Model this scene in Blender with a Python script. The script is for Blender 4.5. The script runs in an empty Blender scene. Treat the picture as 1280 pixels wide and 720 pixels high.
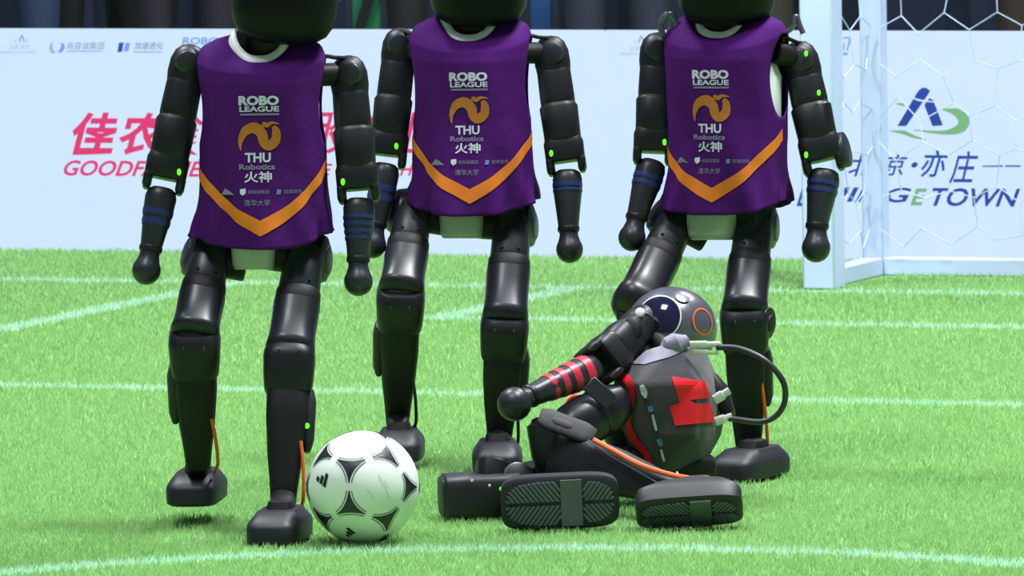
import bpy, bmesh, math, random
import numpy as np
from mathutils import Vector, Matrix
from mathutils.bvhtree import BVHTree
from mathutils.geometry import delaunay_2d_cdt
random.seed(7); rng = np.random.default_rng(7)
SC = bpy.context.scene
COL = SC.collection
PI = math.pi

# ------------------------------------------------------------------ camera
FPX = 10624.0; PITCH = 0.07855; ROLL = -0.01598; CAMH = 1.806
CAM = Vector((0, 0, CAMH))
F_ = Vector((0, math.cos(PITCH), -math.sin(PITCH)))
_R = Vector((1, 0, 0)); _U = Vector((0, math.sin(PITCH), math.cos(PITCH)))
R_ = _R*math.cos(ROLL) + _U*math.sin(ROLL)
U_ = -_R*math.sin(ROLL) + _U*math.cos(ROLL)
cd = bpy.data.cameras.new('camera'); cam = bpy.data.objects.new('camera', cd); COL.objects.link(cam)
cd.sensor_width = 36; cd.lens = FPX/1280*36; cd.clip_start = .5; cd.clip_end = 200
m = Matrix((R_, U_, -F_)).transposed().to_4x4(); m.translation = CAM
cam.matrix_world = m
cd.dof.use_dof = True; cd.dof.focus_distance = 17.2; cd.dof.aperture_fstop = 22
SC.camera = cam

# ------------------------------------------------------------------ world, lamps, exposure
SC.view_settings.view_transform = 'Standard'; SC.view_settings.look = 'None'
SC.view_settings.exposure = 0.0; SC.view_settings.gamma = 1.0
SC.view_settings.use_curve_mapping = False
wd = bpy.data.worlds.new('arena_air'); SC.world = wd; wd.use_nodes = True
wd.node_tree.nodes['Background'].inputs[0].default_value = (.62, .74, .95, 1)
wd.node_tree.nodes['Background'].inputs[1].default_value = .22
def area(loc, aim, size, power, col=(.93, .97, 1)):
    l = bpy.data.lights.new('arena_lamp', 'AREA'); l.shape = 'SQUARE'; l.size = size; l.energy = power; l.color = col
    o = bpy.data.objects.new('arena_lamp', l); COL.objects.link(o)
    o.location = loc; o.rotation_euler = (Vector(aim)-Vector(loc)).to_track_quat('-Z', 'Y').to_euler()
    return o
area((2.6, 17.0, 8.5), (0, 18, 0), 1.8, 1250)
area((-3.2, 20.5, 8.5), (0, 18.5, 0), 1.8, 800)
area((4.2, 23.0, 8.5), (0.5, 20, 0), 1.8, 760)
area((-2.0, 13.5, 8.5), (0, 17.5, 0.3), 1.8, 420)

# ------------------------------------------------------------------ projection helpers (photo pixel + distance -> place)
def W(px, py, D):
    return CAM + D*(F_ + R_*((px-640)/FPX) + U_*((360-py)/FPX))
def G(px, py, z=0.0):
    d = F_ + R_*((px-640)/FPX) + U_*((360-py)/FPX)
    return CAM + d*((z-CAMH)/d.z)
def hit(px, py, p0, n):
    d = F_ + R_*((px-640)/FPX) + U_*((360-py)/FPX)
    return CAM + d*((p0-CAM).dot(n)/d.dot(n))
YAW = 0.37052
EX = Vector((math.cos(YAW), -math.sin(YAW), 0)); EV = Vector((-math.sin(YAW), -math.cos(YAW), 0))
GOAL_O = Vector((2.0369, 22.1305, 0))
def field(u, v, z=0.0): return GOAL_O + EX*u + EV*v + Vector((0, 0, z))

# ------------------------------------------------------------------ materials
def mat(name, col, rough=.5, metal=0, spec=.5, emit=None, es=1.0, bump=None, vary=None, coat=0, sheen=0):
    mt = bpy.data.materials.new(name); mt.use_nodes = True
    nt = mt.node_tree; b = nt.nodes['Principled BSDF']
    b.inputs['Base Color'].default_value = (*col, 1); b.inputs['Roughness'].default_value = rough
    b.inputs['Metallic'].default_value = metal; b.inputs['Specular IOR Level'].default_value = spec
    b.inputs['Coat Weight'].default_value = coat; b.inputs['Coat Roughness'].default_value = .12
    b.inputs['Sheen Weight'].default_value = sheen
    if emit:
        b.inputs['Emission Color'].default_value = (*emit, 1); b.inputs['Emission Strength'].default_value = es
    tc = nt.nodes.new('ShaderNodeTexCoord')
    sc_, amt = vary or (14, .12)
    nz = nt.nodes.new('ShaderNodeTexNoise'); nz.inputs['Scale'].default_value = sc_; nz.inputs['Detail'].default_value = 3
    nt.links.new(tc.outputs['Object'], nz.inputs['Vector'])
    mp = nt.nodes.new('ShaderNodeMapRange'); mp.inputs[3].default_value = 1-amt; mp.inputs[4].default_value = 1+amt
    mp.inputs[1].default_value = .3; mp.inputs[2].default_value = .7
    nt.links.new(nz.outputs['Fac'], mp.inputs[0])
    mx = nt.nodes.new('ShaderNodeMix'); mx.data_type = 'RGBA'; mx.blend_type = 'MULTIPLY'; mx.inputs[0].default_value = 1
    mx.inputs[6].default_value = (*col, 1); nt.links.new(mp.outputs[0], mx.inputs[7])
    nt.links.new(mx.outputs[2], b.inputs['Base Color'])
    if bump:
        n2 = nt.nodes.new('ShaderNodeTexNoise'); n2.inputs['Scale'].default_value = bump[0]; n2.inputs['Detail'].default_value = 2
        nt.links.new(tc.outputs['Object'], n2.inputs['Vector'])
        bp = nt.nodes.new('ShaderNodeBump'); bp.inputs['Strength'].default_value = bump[1]; bp.inputs['Distance'].default_value = bump[2]
        nt.links.new(n2.outputs['Fac'], bp.inputs['Height']); nt.links.new(bp.outputs[0], b.inputs['Normal'])
    return mt
M = {}
M['black'] = mat('satin_black_plastic', (.0085, .0095, .012), .42, spec=.3)
M['gloss'] = mat('gloss_black_shell', (.010, .011, .016), .36, spec=.38, coat=.03)
M['grey'] = mat('dark_grey_shell', (.017, .019, .025), .38, spec=.4)
M['dark'] = mat('matte_black_plastic', (.006, .006, .007), .55, spec=.3)
M['headblack'] = mat('dull_black_head', (.0022, .0026, .004), .5, spec=.18)
M['rubber'] = mat('black_rubber', (.013, .014, .019), .5, spec=.4)
M['sole'] = mat('grey_rubber_sole', (.10, .105, .13), .6, spec=.35)
M['tread'] = mat('dark_tread_groove', (.010, .010, .013), .7, spec=.2)
M['white'] = mat('white_shell', (.75, .77, .78), .4)
M['pelvis'] = mat('pale_grey_pelvis_shell', (.42, .43, .41), .4)
M['purple'] = mat('purple_cloth', (.066, .0085, .130), .75, spec=.08, sheen=0, bump=(60, .25, .004), vary=(7, .12))
M['dimorange'] = mat('dull_orange_print', (.48, .16, .03), .7, spec=.2)
M['orange'] = mat('orange_print', (.70, .18, .02), .7, spec=.2)
M['print'] = mat('white_print', (.60, .57, .74), .7, spec=.2)
M['dimprint'] = mat('lilac_print', (.22, .19, .30), .7, spec=.2)
M['blueprint'] = mat('blue_print', (.12, .22, .5), .7, spec=.2)
M['bluetape'] = mat('blue_tape', (.012, .022, .12), .45)
M['redtape'] = mat('red_tape', (.55, .02, .05), .4)
M['led'] = mat('green_indicator', (.05, .5, .02), .4, emit=(.12, 1, .02), es=1.6)
M['ocable'] = mat('orange_cable', (.75, .12, .02), .5)
M['bcable'] = mat('black_cable', (.02, .022, .024), .45)
M['bibblack'] = mat('black_cloth', (.040, .035, .044), .8, spec=.25, sheen=.3, bump=(50, .3, .004), vary=(8, .15))
M['red'] = mat('red_print', (.85, .02, .03), .65, spec=.2)
M['greycloth'] = mat('grey_cloth', (.20, .19, .25), .7)
M['visor'] = mat('glossy_visor', (.006, .008, .03), .08, spec=.8)
M['dome'] = mat('grey_metallic_dome', (.125, .125, .15), .28, metal=.5)
M['connector'] = mat('cream_connector', (.55, .58, .50), .5)
M['ballwhite'] = mat('ball_white', (.80, .81, .80), .35, spec=.5, vary=(6, .03))
M['ballblack'] = mat('ball_black', (.012, .013, .018), .35)
M['ballgrey'] = mat('ball_grey_print', (.55, .56, .58), .4)
M['goal'] = mat('goal_white_paint', (.53, .60, .88), .4, vary=(3, .05))
M['net'] = mat('white_net_cord', (.55, .62, .88), .6)
LEDC = (.585, .755, 1.0)
M['screen'] = mat('led_screen_pale_blue', (.03, .03, .03), .5, emit=LEDC, es=1.0, spec=.1)
M['sred'] = mat('screen_red', (.03, .01, .02), .6, emit=(.78, .045, .17), es=.9, spec=0)
M['sblue'] = mat('screen_blue', (.01, .01, .03), .6, emit=(.022, .075, .37), es=.9, spec=0)
M['slightblue'] = mat('screen_light_blue', (.01, .01, .03), .6, emit=(.16, .32, .86), es=.9)
M['sgrey'] = mat('screen_slate', (.01, .01, .03), .6, emit=(.16, .22, .38), es=.9)
M['spale'] = mat('screen_pale_slate', (.01, .01, .03), .6, emit=(.32, .44, .68), es=.9)
M['sgreen'] = mat('screen_green', (.01, .03, .01), .6, emit=(.13, .40, .16), es=.9)
M['frame'] = mat('dark_board_frame', (.02, .025, .05), .5)
M['curtain'] = mat('navy_curtain', (.005, .011, .034), .9, vary=(2, .3))
M['panelgreen'] = mat('green_panel', (.012, .20, .09), .6)
M['panelblue'] = mat('blue_panel', (.014, .075, .26), .6)
M['jeans'] = mat('blue_denim', (.011, .026, .07), .8); M['blackcl'] = mat('black_clothes', (.005, .005, .009), .8)
M['navycl'] = mat('navy_grey_clothes', (.017, .019, .042), .8); M['olive'] = mat('olive_clothes', (.024, .021, .014), .8)
M['brown'] = mat('brown_clothes', (.022, .012, .010), .8); M['plum'] = mat('plum_clothes', (.008, .007, .016), .8)
M['skin'] = mat('skin', (.50, .30, .22), .5); M['hair'] = mat('black_hair', (.01, .008, .008), .5)
M['shoe'] = mat('dark_shoe', (.02, .02, .022), .5)

# ------------------------------------------------------------------ mesh helpers
ORIG = {}
def tag(o, label=None, cat=None, group=None, kind=None):
    if label: o['label'] = label
    if cat: o['category'] = cat
    if group: o['group'] = group
    if kind: o['kind'] = kind
    return o
def empty(name, loc, label, cat, group=None):
    o = bpy.data.objects.new(name, None); COL.objects.link(o); o.location = loc; o.empty_display_size = .1
    ORIG[o] = Vector(loc)
    return tag(o, label, cat, group)
def origin_of(p):
    while p is not None:
        if p in ORIG: return ORIG[p]
        p = p.parent
    return Vector((0, 0, 0))
def make(name, verts, faces, mt, parent=None, smooth=True, sharp=38, recalc=True):
    """one mesh object; verts are world coordinates"""
    me = bpy.data.meshes.new(name)
    o0 = origin_of(parent)
    me.from_pydata([tuple(Vector(v)-o0) for v in verts], [], faces)
    if recalc:
        bm = bmesh.new(); bm.from_mesh(me); bmesh.ops.recalc_face_normals(bm, faces=bm.faces); bm.to_mesh(me); bm.free()
    me.materials.append(mt)
    if smooth:
        me.polygons.foreach_set('use_smooth', [True]*len(me.polygons))
        me.set_sharp_from_angle(angle=math.radians(sharp))
    me.update()
    o = bpy.data.objects.new(name, me); COL.objects.link(o)
    if parent is not None: o.parent = parent
    return o
class Geo:
    def __init__(s): s.v = []; s.f = []
    def add(s, v, f):
        b = len(s.v); s.v += [Vector(x) for x in v]; s.f += [tuple(i+b for i in q) for q in f]
    def build(s, name, mt, parent=None, **k): return make(name, s.v, s.f, mt, parent, **k)
def sgp(x, e): return math.copysign(abs(x)**e, x)
def frame_of(A, B, front=None):
    A = Vector(A); B = Vector(B); Z = (B-A).normalized()
    fr = Vector(front) if front is not None else Vector((0, -1, 0))
    Y = fr - Z*fr.dot(Z)
    if Y.length < 1e-3: Y = Vector((0, 0, 1)) - Z*Z.z
    Y.normalize(); X = (-Y).cross(Z)
    if X.dot(R_) < 0: X = -X
    return A, B, X, Y, Z
def loft_geo(A, B, secs, front=None, K=24, rr=0.0):
    """secs: (t, half width, half depth, n, ox, oy); rr rounds both ends"""
    A, B, X, Y, Z = frame_of(A, B, front); L = (B-A).length
    S = [(list(s)+[2.6, 0, 0][len(s)-3:]) if len(s) < 6 else list(s) for s in secs]
    if rr:
        a, b = S[0], S[-1]
        def sh(s, q, dt): return [s[0]+dt, max(s[1]-q, .001), max(s[2]-q, .001), s[3], s[4], s[5]]
        S = [sh(a, rr, 0), sh(a, rr*.3, rr*.28/L), sh(a, 0, rr/L)] + S[1:-1] + [sh(b, 0, -rr/L), sh(b, rr*.3, -rr*.28/L), sh(b, rr, 0)]
    v = []; f = []
    for (t, w, d, n, ox, oy) in S:
        c = A + Z*(L*t) + X*ox + Y*oy
        for k in range(K):
            a = 2*PI*(k+.5)/K
            v.append(c + X*(w*sgp(math.cos(a), 2/n)) + Y*(d*sgp(math.sin(a), 2/n)))
    for i in range(len(S)-1):
        for k in range(K):
            f.append((i*K+k, i*K+(k+1) % K, (i+1)*K+(k+1) % K, (i+1)*K+k))
    f.append(tuple(range(K))); f.append(tuple((len(S)-1)*K+k for k in range(K)))
    return v, f
def loft(name, A, B, secs, mt, parent=None, front=None, K=24, rr=0.0, **k):
    v, f = loft_geo(A, B, secs, front, K, rr)
    return make(name, v, f, mt, parent, **k)
def disc(name, c, axis, r, h, mt, parent, hole=0, rr=.004, K=28, dish=0):
    """a rounded drum along axis with an optional dished centre"""
    ax = Vector(axis).normalized(); A = Vector(c)-ax*h/2; B = Vector(c)+ax*h/2
    fr = (0, 0, 1) if abs(ax.z) < .9 else (0, -1, 0)
    secs = [(0, r, r, 2), (1, r, r, 2)]
    v, f = loft_geo(A, B, secs, fr, K, rr)
    return make(name, v, f, mt, parent)
def catmull(P, n=8):
    P = [Vector(p) for p in P]; Q = [P[0]*2-P[1]]+P+[P[-1]*2-P[-2]]; out = []
    for i in range(1, len(Q)-2):
        for j in range(n):
            t = j/n; a, b, c, d = Q[i-1], Q[i], Q[i+1], Q[i+2]
            out.append(.5*((2*b)+(c-a)*t+(2*a-5*b+4*c-d)*t*t+(3*b-a-3*c+d)*t**3))
    return out+[P[-1]]
def tube_geo(pts, r, K=8, n=6):
    P = catmull(pts, n) if len(pts) > 2 else [Vector(p) for p in pts]
    v = []; f = []; up = None
    for i, p in enumerate(P):
        t = (P[min(i+1, len(P)-1)]-P[max(i-1, 0)]).normalized()
        if up is None: up = t.orthogonal().normalized()
        up = (up - t*up.dot(t)).normalized(); s = t.cross(up)
        for k in range(K):
            a = 2*PI*k/K; v.append(p + (up*math.cos(a)+s*math.sin(a))*r)
    for i in range(len(P)-1):
        for k in range(K): f.append((i*K+k, i*K+(k+1) % K, (i+1)*K+(k+1) % K, (i+1)*K+k))
    f.append(tuple(range(K))); f.append(tuple((len(P)-1)*K+k for k in range(K)))
    return v, f
def tube(name, pts, r, mt, parent=None, K=8, n=6):
    v, f = tube_geo(pts, r, K, n); return make(name, v, f, mt, parent)
def box_geo(o, X, Y, Z):
    """box from corner o with edge vectors"""
    o = Vector(o); v = [o, o+X, o+X+Y, o+Y, o+Z, o+X+Z, o+X+Y+Z, o+Y+Z]
    return v, [(0, 3, 2, 1), (4, 5, 6, 7), (0, 1, 5, 4), (1, 2, 6, 5), (2, 3, 7, 6), (3, 0, 4, 7)]
def box(name, o, X, Y, Z, mt, parent=None, bev=0.0):
    v, f = box_geo(o, X, Y, Z); ob = make(name, v, f, mt, parent, sharp=30)
    if bev:
        b = ob.modifiers.new('bevel', 'BEVEL'); b.width = bev; b.segments = 2
    return ob
def ball_geo(c, rx, ry, rz, nu=24, nv=14, ax=None):
    X, Y, Z = ax or (Vector((1, 0, 0)), Vector((0, 1, 0)), Vector((0, 0, 1)))
    c = Vector(c); v = [c+Z*rz]; f = []
    for i in range(1, nv):
        th = PI*i/nv
        for k in range(nu):
            a = 2*PI*k/nu; v.append(c+X*(rx*math.sin(th)*math.cos(a))+Y*(ry*math.sin(th)*math.sin(a))+Z*(rz*math.cos(th)))
    v.append(c-Z*rz); e = len(v)-1
    for k in range(nu): f.append((0, 1+k, 1+(k+1) % nu)); f.append((e, e-1-k, e-1-(k+1) % nu))
    for i in range(nv-2):
        for k in range(nu): f.append((1+i*nu+k, 1+(i+1)*nu+k, 1+(i+1)*nu+(k+1) % nu, 1+i*nu+(k+1) % nu))
    return v, f
def ball(name, c, r, mt, parent=None, **k):
    rx, ry, rz = (r, r, r) if not isinstance(r, tuple) else r
    v, f = ball_geo(c, rx, ry, rz, **k); return make(name, v, f, mt, parent, sharp=80)

_tc = {}
def text2d(s, bold=0.0, shear=0.0):
    """outline of a line of lettering as 2D triangles, normalised to height 1 with its width"""
    key = (s, bold, shear)
    if key in _tc: return _tc[key]
    c = bpy.data.curves.new('lettering', 'FONT'); c.body = s; c.offset = bold; c.shear = shear; c.resolution_u = 3; c.size = 1
    o = bpy.data.objects.new('lettering_tmp', c); COL.objects.link(o)
    dg = bpy.context.evaluated_depsgraph_get(); dg.update()
    me = bpy.data.meshes.new_from_object(o.evaluated_get(dg))
    v = np.array([(q.co.x, q.co.y) for q in me.vertices]) if len(me.vertices) else np.zeros((1, 2))
    f = [tuple(p.vertices) for p in me.polygons]
    bpy.data.objects.remove(o); bpy.data.curves.remove(c); bpy.data.meshes.remove(me)
    lo = v.min(0); hi = v.max(0); v = (v-lo)/np.maximum(hi-lo, 1e-6)
    _tc[key] = (v, f)
    return _tc[key]
def stroke2d(pts, widths, n=8):
    """ribbon of changing width along a smooth path (2D)"""
    P = catmull([Vector((p[0], p[1], 0)) for p in pts], n); N = len(P); v = []; f = []
    wv = np.interp(np.linspace(0, len(widths)-1, N), range(len(widths)), widths)
    for i, p in enumerate(P):
        t = (P[min(i+1, N-1)]-P[max(i-1, 0)]).normalized(); q = Vector((-t.y, t.x, 0))*wv[i]/2
        v += [(p.x+q.x, p.y+q.y), (p.x-q.x, p.y-q.y)]
    for i in range(N-1): f.append((2*i, 2*i+1, 2*i+3, 2*i+2))
    return v, f
def cdt(poly, step):
    """fill a 2D polygon with small triangles so that it can be laid on a curved surface"""
    n = len(poly); b = []
    for i in range(n):
        p = Vector(poly[i]).to_2d(); q = Vector(poly[(i+1) % n]).to_2d(); k = max(1, int((q-p).length/step))
        b += [p+(q-p)*(j/k) for j in range(k)]
    xs = [p.x for p in b]; ys = [p.y for p in b]; ins = []
    def inside(x, y):
        c = False
        for i in range(len(b)):
            p, q = b[i], b[i-1]
            if (p.y > y) != (q.y > y) and x < (q.x-p.x)*(y-p.y)/(q.y-p.y)+p.x: c = not c
        return c
    x = min(xs)+step/2
    while x < max(xs):
        y = min(ys)+step/2
        while y < max(ys):
            if inside(x, y): ins.append(Vector((x, y)))
            y += step
        x += step
    E_ = [(i, (i+1) % len(b)) for i in range(len(b))]
    r = delaunay_2d_cdt(b+ins, E_, [list(range(len(b)))], 1, 1e-7)
    return [tuple(p) for p in r[0]], [tuple(q) for q in r[2]]

# ================================================================== THE SETTING
def turf_mat(name, ca, cb, cc):
    mt = bpy.data.materials.new(name); mt.use_nodes = True; nt = mt.node_tree; nt.nodes.remove(nt.nodes['Principled BSDF'])
    out = nt.nodes['Material Output']
    at = nt.nodes.new('ShaderNodeAttribute'); at.attribute_name = 'rnd'
    ge = nt.nodes.new('ShaderNodeNewGeometry')
    nz = nt.nodes.new('ShaderNodeTexNoise'); nz.inputs['Scale'].default_value = 5.0; nz.inputs['Detail'].default_value = 5
    nt.links.new(ge.outputs['Position'], nz.inputs['Vector'])
    m1 = nt.nodes.new('ShaderNodeMix'); m1.data_type = 'RGBA'; m1.inputs[6].default_value = (*ca, 1); m1.inputs[7].default_value = (*cb, 1)
    nt.links.new(at.outputs['Fac'], m1.inputs[0])
    mr = nt.nodes.new('ShaderNodeMapRange'); mr.inputs[1].default_value = .42; mr.inputs[2].default_value = .66; mr.inputs[4].default_value = .7
    nt.links.new(nz.outputs['Fac'], mr.inputs[0])
    m2 = nt.nodes.new('ShaderNodeMix'); m2.data_type = 'RGBA'; m2.inputs[7].default_value = (*cc, 1)
    nt.links.new(mr.outputs[0], m2.inputs[0]); nt.links.new(m1.outputs[2], m2.inputs[6])
    d = nt.nodes.new('ShaderNodeBsdfDiffuse'); t = nt.nodes.new('ShaderNodeBsdfTranslucent'); x = nt.nodes.new('ShaderNodeMixShader')
    x.inputs[0].default_value = .45
    nt.links.new(m2.outputs[2], d.inputs[0]); nt.links.new(m2.outputs[2], t.inputs[0])
    nt.links.new(d.outputs[0], x.inputs[1]); nt.links.new(t.outputs[0], x.inputs[2]); nt.links.new(x.outputs[0], out.inputs[0])
    return mt
M['turf'] = turf_mat('turf_green', (.21, .44, .135), (.50, .74, .36), (.37, .59, .24))
M['turfline'] = turf_mat('turf_white_line', (.42, .72, .50), (.72, .92, .82), (.55, .80, .64))
M['ground'] = mat('turf_ground', (.17, .36, .10), .9, spec=.1, vary=(90, .35))

fl = make('floor', [(-9, 6, 0), (9, 6, 0), (9, 36, 0), (-9, 36, 0)], [(0, 1, 2, 3)], M['ground'], smooth=False)
tag(fl, 'bright green artificial turf pitch under the robots', None, kind='structure')

# --- pitch markings as strips of white turf (field coordinates: u along the goal line, v towards the camera)
LW = .08
circ_c = G(585, 690) + Vector((.0, -1.5, 0))
def uv(x, y):
    dx = x-GOAL_O.x; dy = y-GOAL_O.y
    return dx*EX.x+dy*EX.y, dx*EV.x+dy*EV.y
def lines_of(x, y):
    """index of the marking a spot of turf belongs to, -1 for plain grass"""
    u, v = uv(x, y); out = np.full(x.shape, -1)
    h = LW/2
    r = np.hypot(x-circ_c.x, y-circ_c.y)
    out[(abs(r-1.5) < h)] = 4
    out[(abs(u+3) < h) & (v > 0) & (v < 3+h)] = 3
    out[(abs(v-3) < h) & (abs(u) < 3+h)] = 2
    out[(abs(u+2) < h) & (v > 0) & (v < 1+h)] = 5
    out[(abs(v-1) < h) & (abs(u) < 2+h)] = 1
    out[(abs(v) < h)] = 0
    return out
def blades(n):
    D = 15.7 + (24.6-15.7)*rng.random(n)**1.12
    x = (rng.random(n)*2-1)*(640/FPX*D+.22); y = D.copy()
    k = n//3; D2 = 15.2+9.4*rng.random(k); sd = np.where(rng.random(k) < .5, -1, 1)      # the pitch goes on to both sides
    x2 = sd*(640/FPX*D2+.22+1.1*rng.random(k)**1.3)
    return np.concatenate([x, x2]), np.concatenate([y, D2])
def blade_mesh(name, x, y, mt, hs=1.0):
    n = len(x); h = (.008+.011*rng.random(n)**1.6)*hs; w = .0014+.0014*rng.random(n)
    a = rng.random(n)*2*PI; la = rng.random(n)*2*PI; ln = h*(.15+.75*rng.random(n))
    v = np.empty((n, 3, 3), np.float32)
    v[:, 0] = np.stack([x-np.cos(a)*w, y-np.sin(a)*w*.5, np.zeros(n)], 1)
    v[:, 1] = np.stack([x+np.cos(a)*w, y+np.sin(a)*w*.5, np.zeros(n)], 1)
    v[:, 2] = np.stack([x+np.cos(la)*ln, y+np.sin(la)*ln, h], 1)
    me = bpy.data.meshes.new(name); me.vertices.add(3*n); me.vertices.foreach_set('co', v.ravel())
    me.loops.add(3*n); me.loops.foreach_set('vertex_index', np.arange(3*n, dtype=np.int32))
    me.polygons.add(n); me.polygons.foreach_set('loop_start', np.arange(0, 3*n, 3, dtype=np.int32))
    at = me.attributes.new('rnd', 'FLOAT', 'FACE'); at.data.foreach_set('value', rng.random(n).astype(np.float32))
    me.update(calc_edges=True); me.materials.append(mt)
    o = bpy.data.objects.new(name, me); COL.objects.link(o); return o
# --- LED advertising boards, leaning back
B0 = G(640, 322); LEAN = math.radians(24)
BU = Vector((0, 0, math.cos(LEAN))) - EV*math.sin(LEAN)          # up along the slanted face
BN = EX.cross(BU); BN = BN if BN.y < 0 else -BN                  # towards the pitch
def bco(px, py):
    p = hit(px, py, B0, BN)-B0; return p.dot(EX), p.dot(BU)
def bpt(a, b, off=.0025): return B0 + EX*a + BU*b + BN*off
BH = bco(640, 37)[1]; SEAM = bco(745, 120)[0]
def led_board(a0, a1, label):
    t = empty('led_board', B0+EX*((a0+a1)/2), label, 'advertising board', 'LED boards behind the goal line')
    box('screen', B0+EX*a0-BN*.03, EX*(a1-a0), BU*BH, BN*.03, M['screen'], t)
    box('frame_back', B0+EX*(a0+.002)-BN*.085, EX*(a1-a0-.004), BU*(BH-.004), BN*.054, M['frame'], t)
    for k in range(3):
        q = B0+EX*(a0+(a1-a0)*(.12+.38*k)); top = q+BU*BH*.85-BN*.085
        tube('support_strut', [top, Vector((q.x, q.y, 0))-EV*.62+Vector((0, 0, .012))], .012, M['frame'], t)
    return t
boardL = led_board(SEAM-5.5, SEAM-.0022, 'pale blue LED board with the red lettering, left of the thin seam')
boardR = led_board(SEAM+.0022, SEAM+3.4, 'pale blue LED board with blue lettering behind the goal net')
def btext(s, x0, y0, x1, y1, mt, parent, bold=0.0, shear=0.0, name='lettering', flipz=0):
    a0, b0 = bco(x0, y1); a1, b1 = bco(x1, y0)
    a1 = a0+(x1-x0)*abs(bco(x0+100, y1)[0]-a0)/100
    v, f = text2d(s, bold, shear)
    return make(name, [bpt(a0+p[0]*(a1-a0), b0+p[1]*(b1-b0)) for p in v], f, mt, parent, smooth=False, recalc=False)
def bshape(polys, mt, parent, name='logo', off=.0025):
    g = Geo()
    for P in polys:
        if isinstance(P, tuple): vv, ff = P
        else: vv, ff = P, [tuple(range(len(P)))]
        g.add([bpt(*bco(*p), off) for p in vv], ff)
    return g.build(name, mt, parent, smooth=False, recalc=False)
# red sponsor name (only its two ends and slivers show between the robots)
for i, ch in enumerate('佳农食品控股集团'):
    x0 = 86+59.5*i
    btext(ch, x0, 141, x0+56, 194, M['sred'], boardL, bold=.028 if i < 2 else .010, shear=.10)
btext('GOODFARMER', 79, 202, 266, 220, M['sred'], boardL, bold=.022, shear=.22)
btext('E', 401, 205, 414, 220, M['sred'], boardL, bold=.022, shear=.2)
btext('H', 500, 204, 516, 220, M['sred'], boardL, bold=.022, shear=.2)
# small sponsor row along the top
def mini_tower(x, y, s, parent):
    bshape([[(x-4*s, y+6*s), (x, y-5*s), (x+1.5*s, y-5*s), (x-2*s, y+6*s)], [(x+1*s, y-3*s), (x+4*s, y+6*s), (x+6*s, y+6*s), (x+2*s, y-5*s)]], M['sgrey'], parent)
    bshape([stroke2d([(x-9*s, y+2*s), (x-9.5*s, y+5*s), (x-7*s, y+7*s)], [.6*s, 1.5*s, .6*s], 4), stroke2d([(x+9*s, y+2*s), (x+9.5*s, y+5*s), (x+7*s, y+7*s)], [.6*s, 1.5*s, .6*s], 4)], M['spale'], parent)
mini_tower(27, 48, .8, boardL)
btext('北京·亦庄', 12, 56, 37, 62, M['spale'], boardL); btext('BEIJING ETOWN', 1, 64, 44, 68.5, M['spale'], boardL)
bshape([stroke2d([(66, 53), (64, 59), (66, 65), (70, 66)], [1, 4, 4, 1], 5)], M['spale'], boardL)
bshape([stroke2d([(77, 54), (79, 58), (77, 63), (73, 66)], [1.5, 5, 5, 1], 5)], M['slightblue'], boardL)
btext('尚容诚集团', 84, 53, 130, 62, M['sgrey'], boardL); bshape([[(84, 63.6), (128, 63.6), (128, 65.2), (84, 65.2)]], M['spale'], boardL, 'fine_print')
bshape([[(149, 54), (155, 53), (153, 65), (147, 66)]], M['sblue'], boardL); bshape([[(157, 54), (163, 54), (161, 64), (155, 65)]], M['slightblue'], boardL)
btext('加速进化', 168, 53, 204, 62, M['sgrey'], boardL, bold=.01); bshape([[(167, 64.4), (203, 64.4), (203, 66), (167, 66)]], M['spale'], boardL, 'fine_print')
btext('ROBO', 228, 47, 273, 56, M['slightblue'], boardL, bold=.03); btext('LEAGUE', 232, 58, 273, 66, M['slightblue'], boardL, bold=.02)
mini_tower(801, 49, .8, boardR)
btext('北京·亦庄', 787, 58, 814, 64, M['spale'], boardR); btext('BEIJING ETOWN', 775, 66, 830, 70.5, M['spale'], boardR)
bshape([stroke2d([(1054, 48), (1061, 47.5), (1062.5, 51), (1060, 60), (1059, 64)], [1.5, 2.2, 2.4, 2.2, 1.6], 4)], M['slightblue'], boardR, 'logo')
bshape([[(1054, 54), (1056.5, 54), (1056, 63), (1053.5, 63)]], M['spale'], boardR, 'logo'); bshape([[(1054, 66), (1060, 66), (1060, 69.5), (1054, 69.5)]], M['slightblue'], boardR, 'logo')
# big town logo: blue peak and green swoosh
bshape([[(1122, 158), (1148, 114), (1153, 110), (1158, 110), (1163, 114), (1160, 119), (1133, 158)],
        [(1157, 126), (1161, 122), (1167, 126), (1179, 157), (1166, 158), (1156, 133)]], M['sblue'], boardR, 'peak_logo')
bshape([stroke2d([(1178, 137), (1196, 141), (1205, 151), (1200, 161), (1180, 166), (1142, 163)], [1, 10, 15, 12, 5, 1], 6),
        stroke2d([(1112, 164), (1130, 166), (1142, 171), (1158, 175)], [1, 5, 4, .8], 5),
        stroke2d([(1120, 130), (1128, 131), (1133, 133)], [1, 4, 1], 4)], M['sgreen'], boardR, 'swoosh_logo')
bshape([stroke2d([(1140, 122), (1150, 126), (1168, 128)], [1.5, 2.5, 1.5], 4), stroke2d([(1152, 134), (1160, 124), (1164, 118)], [1, 3, 2], 4)], M['screen'], boardR, 'logo_gap', off=.004)
for ch, x0, x1, y0, y1 in (('北', 1060, 1092, 193, 221), ('京', 1104, 1132, 193, 220), ('·', 1139, 1147, 203, 210), ('亦', 1150, 1183, 188, 222), ('庄', 1186, 1219, 189, 230)):
    btext(ch, x0, y0, x1, y1, M['sblue'], boardR, bold=.012, shear=.18)
bshape([[(1228, 207.5), (1254, 207), (1254, 209), (1228, 209)], [(1257, 207), (1276, 207), (1276, 209), (1257, 209)]], M['sblue'], boardR, 'dash')
btext('B', 996, 235, 1010, 258, M['sblue'], boardR, bold=.02, shear=.22)
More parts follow.
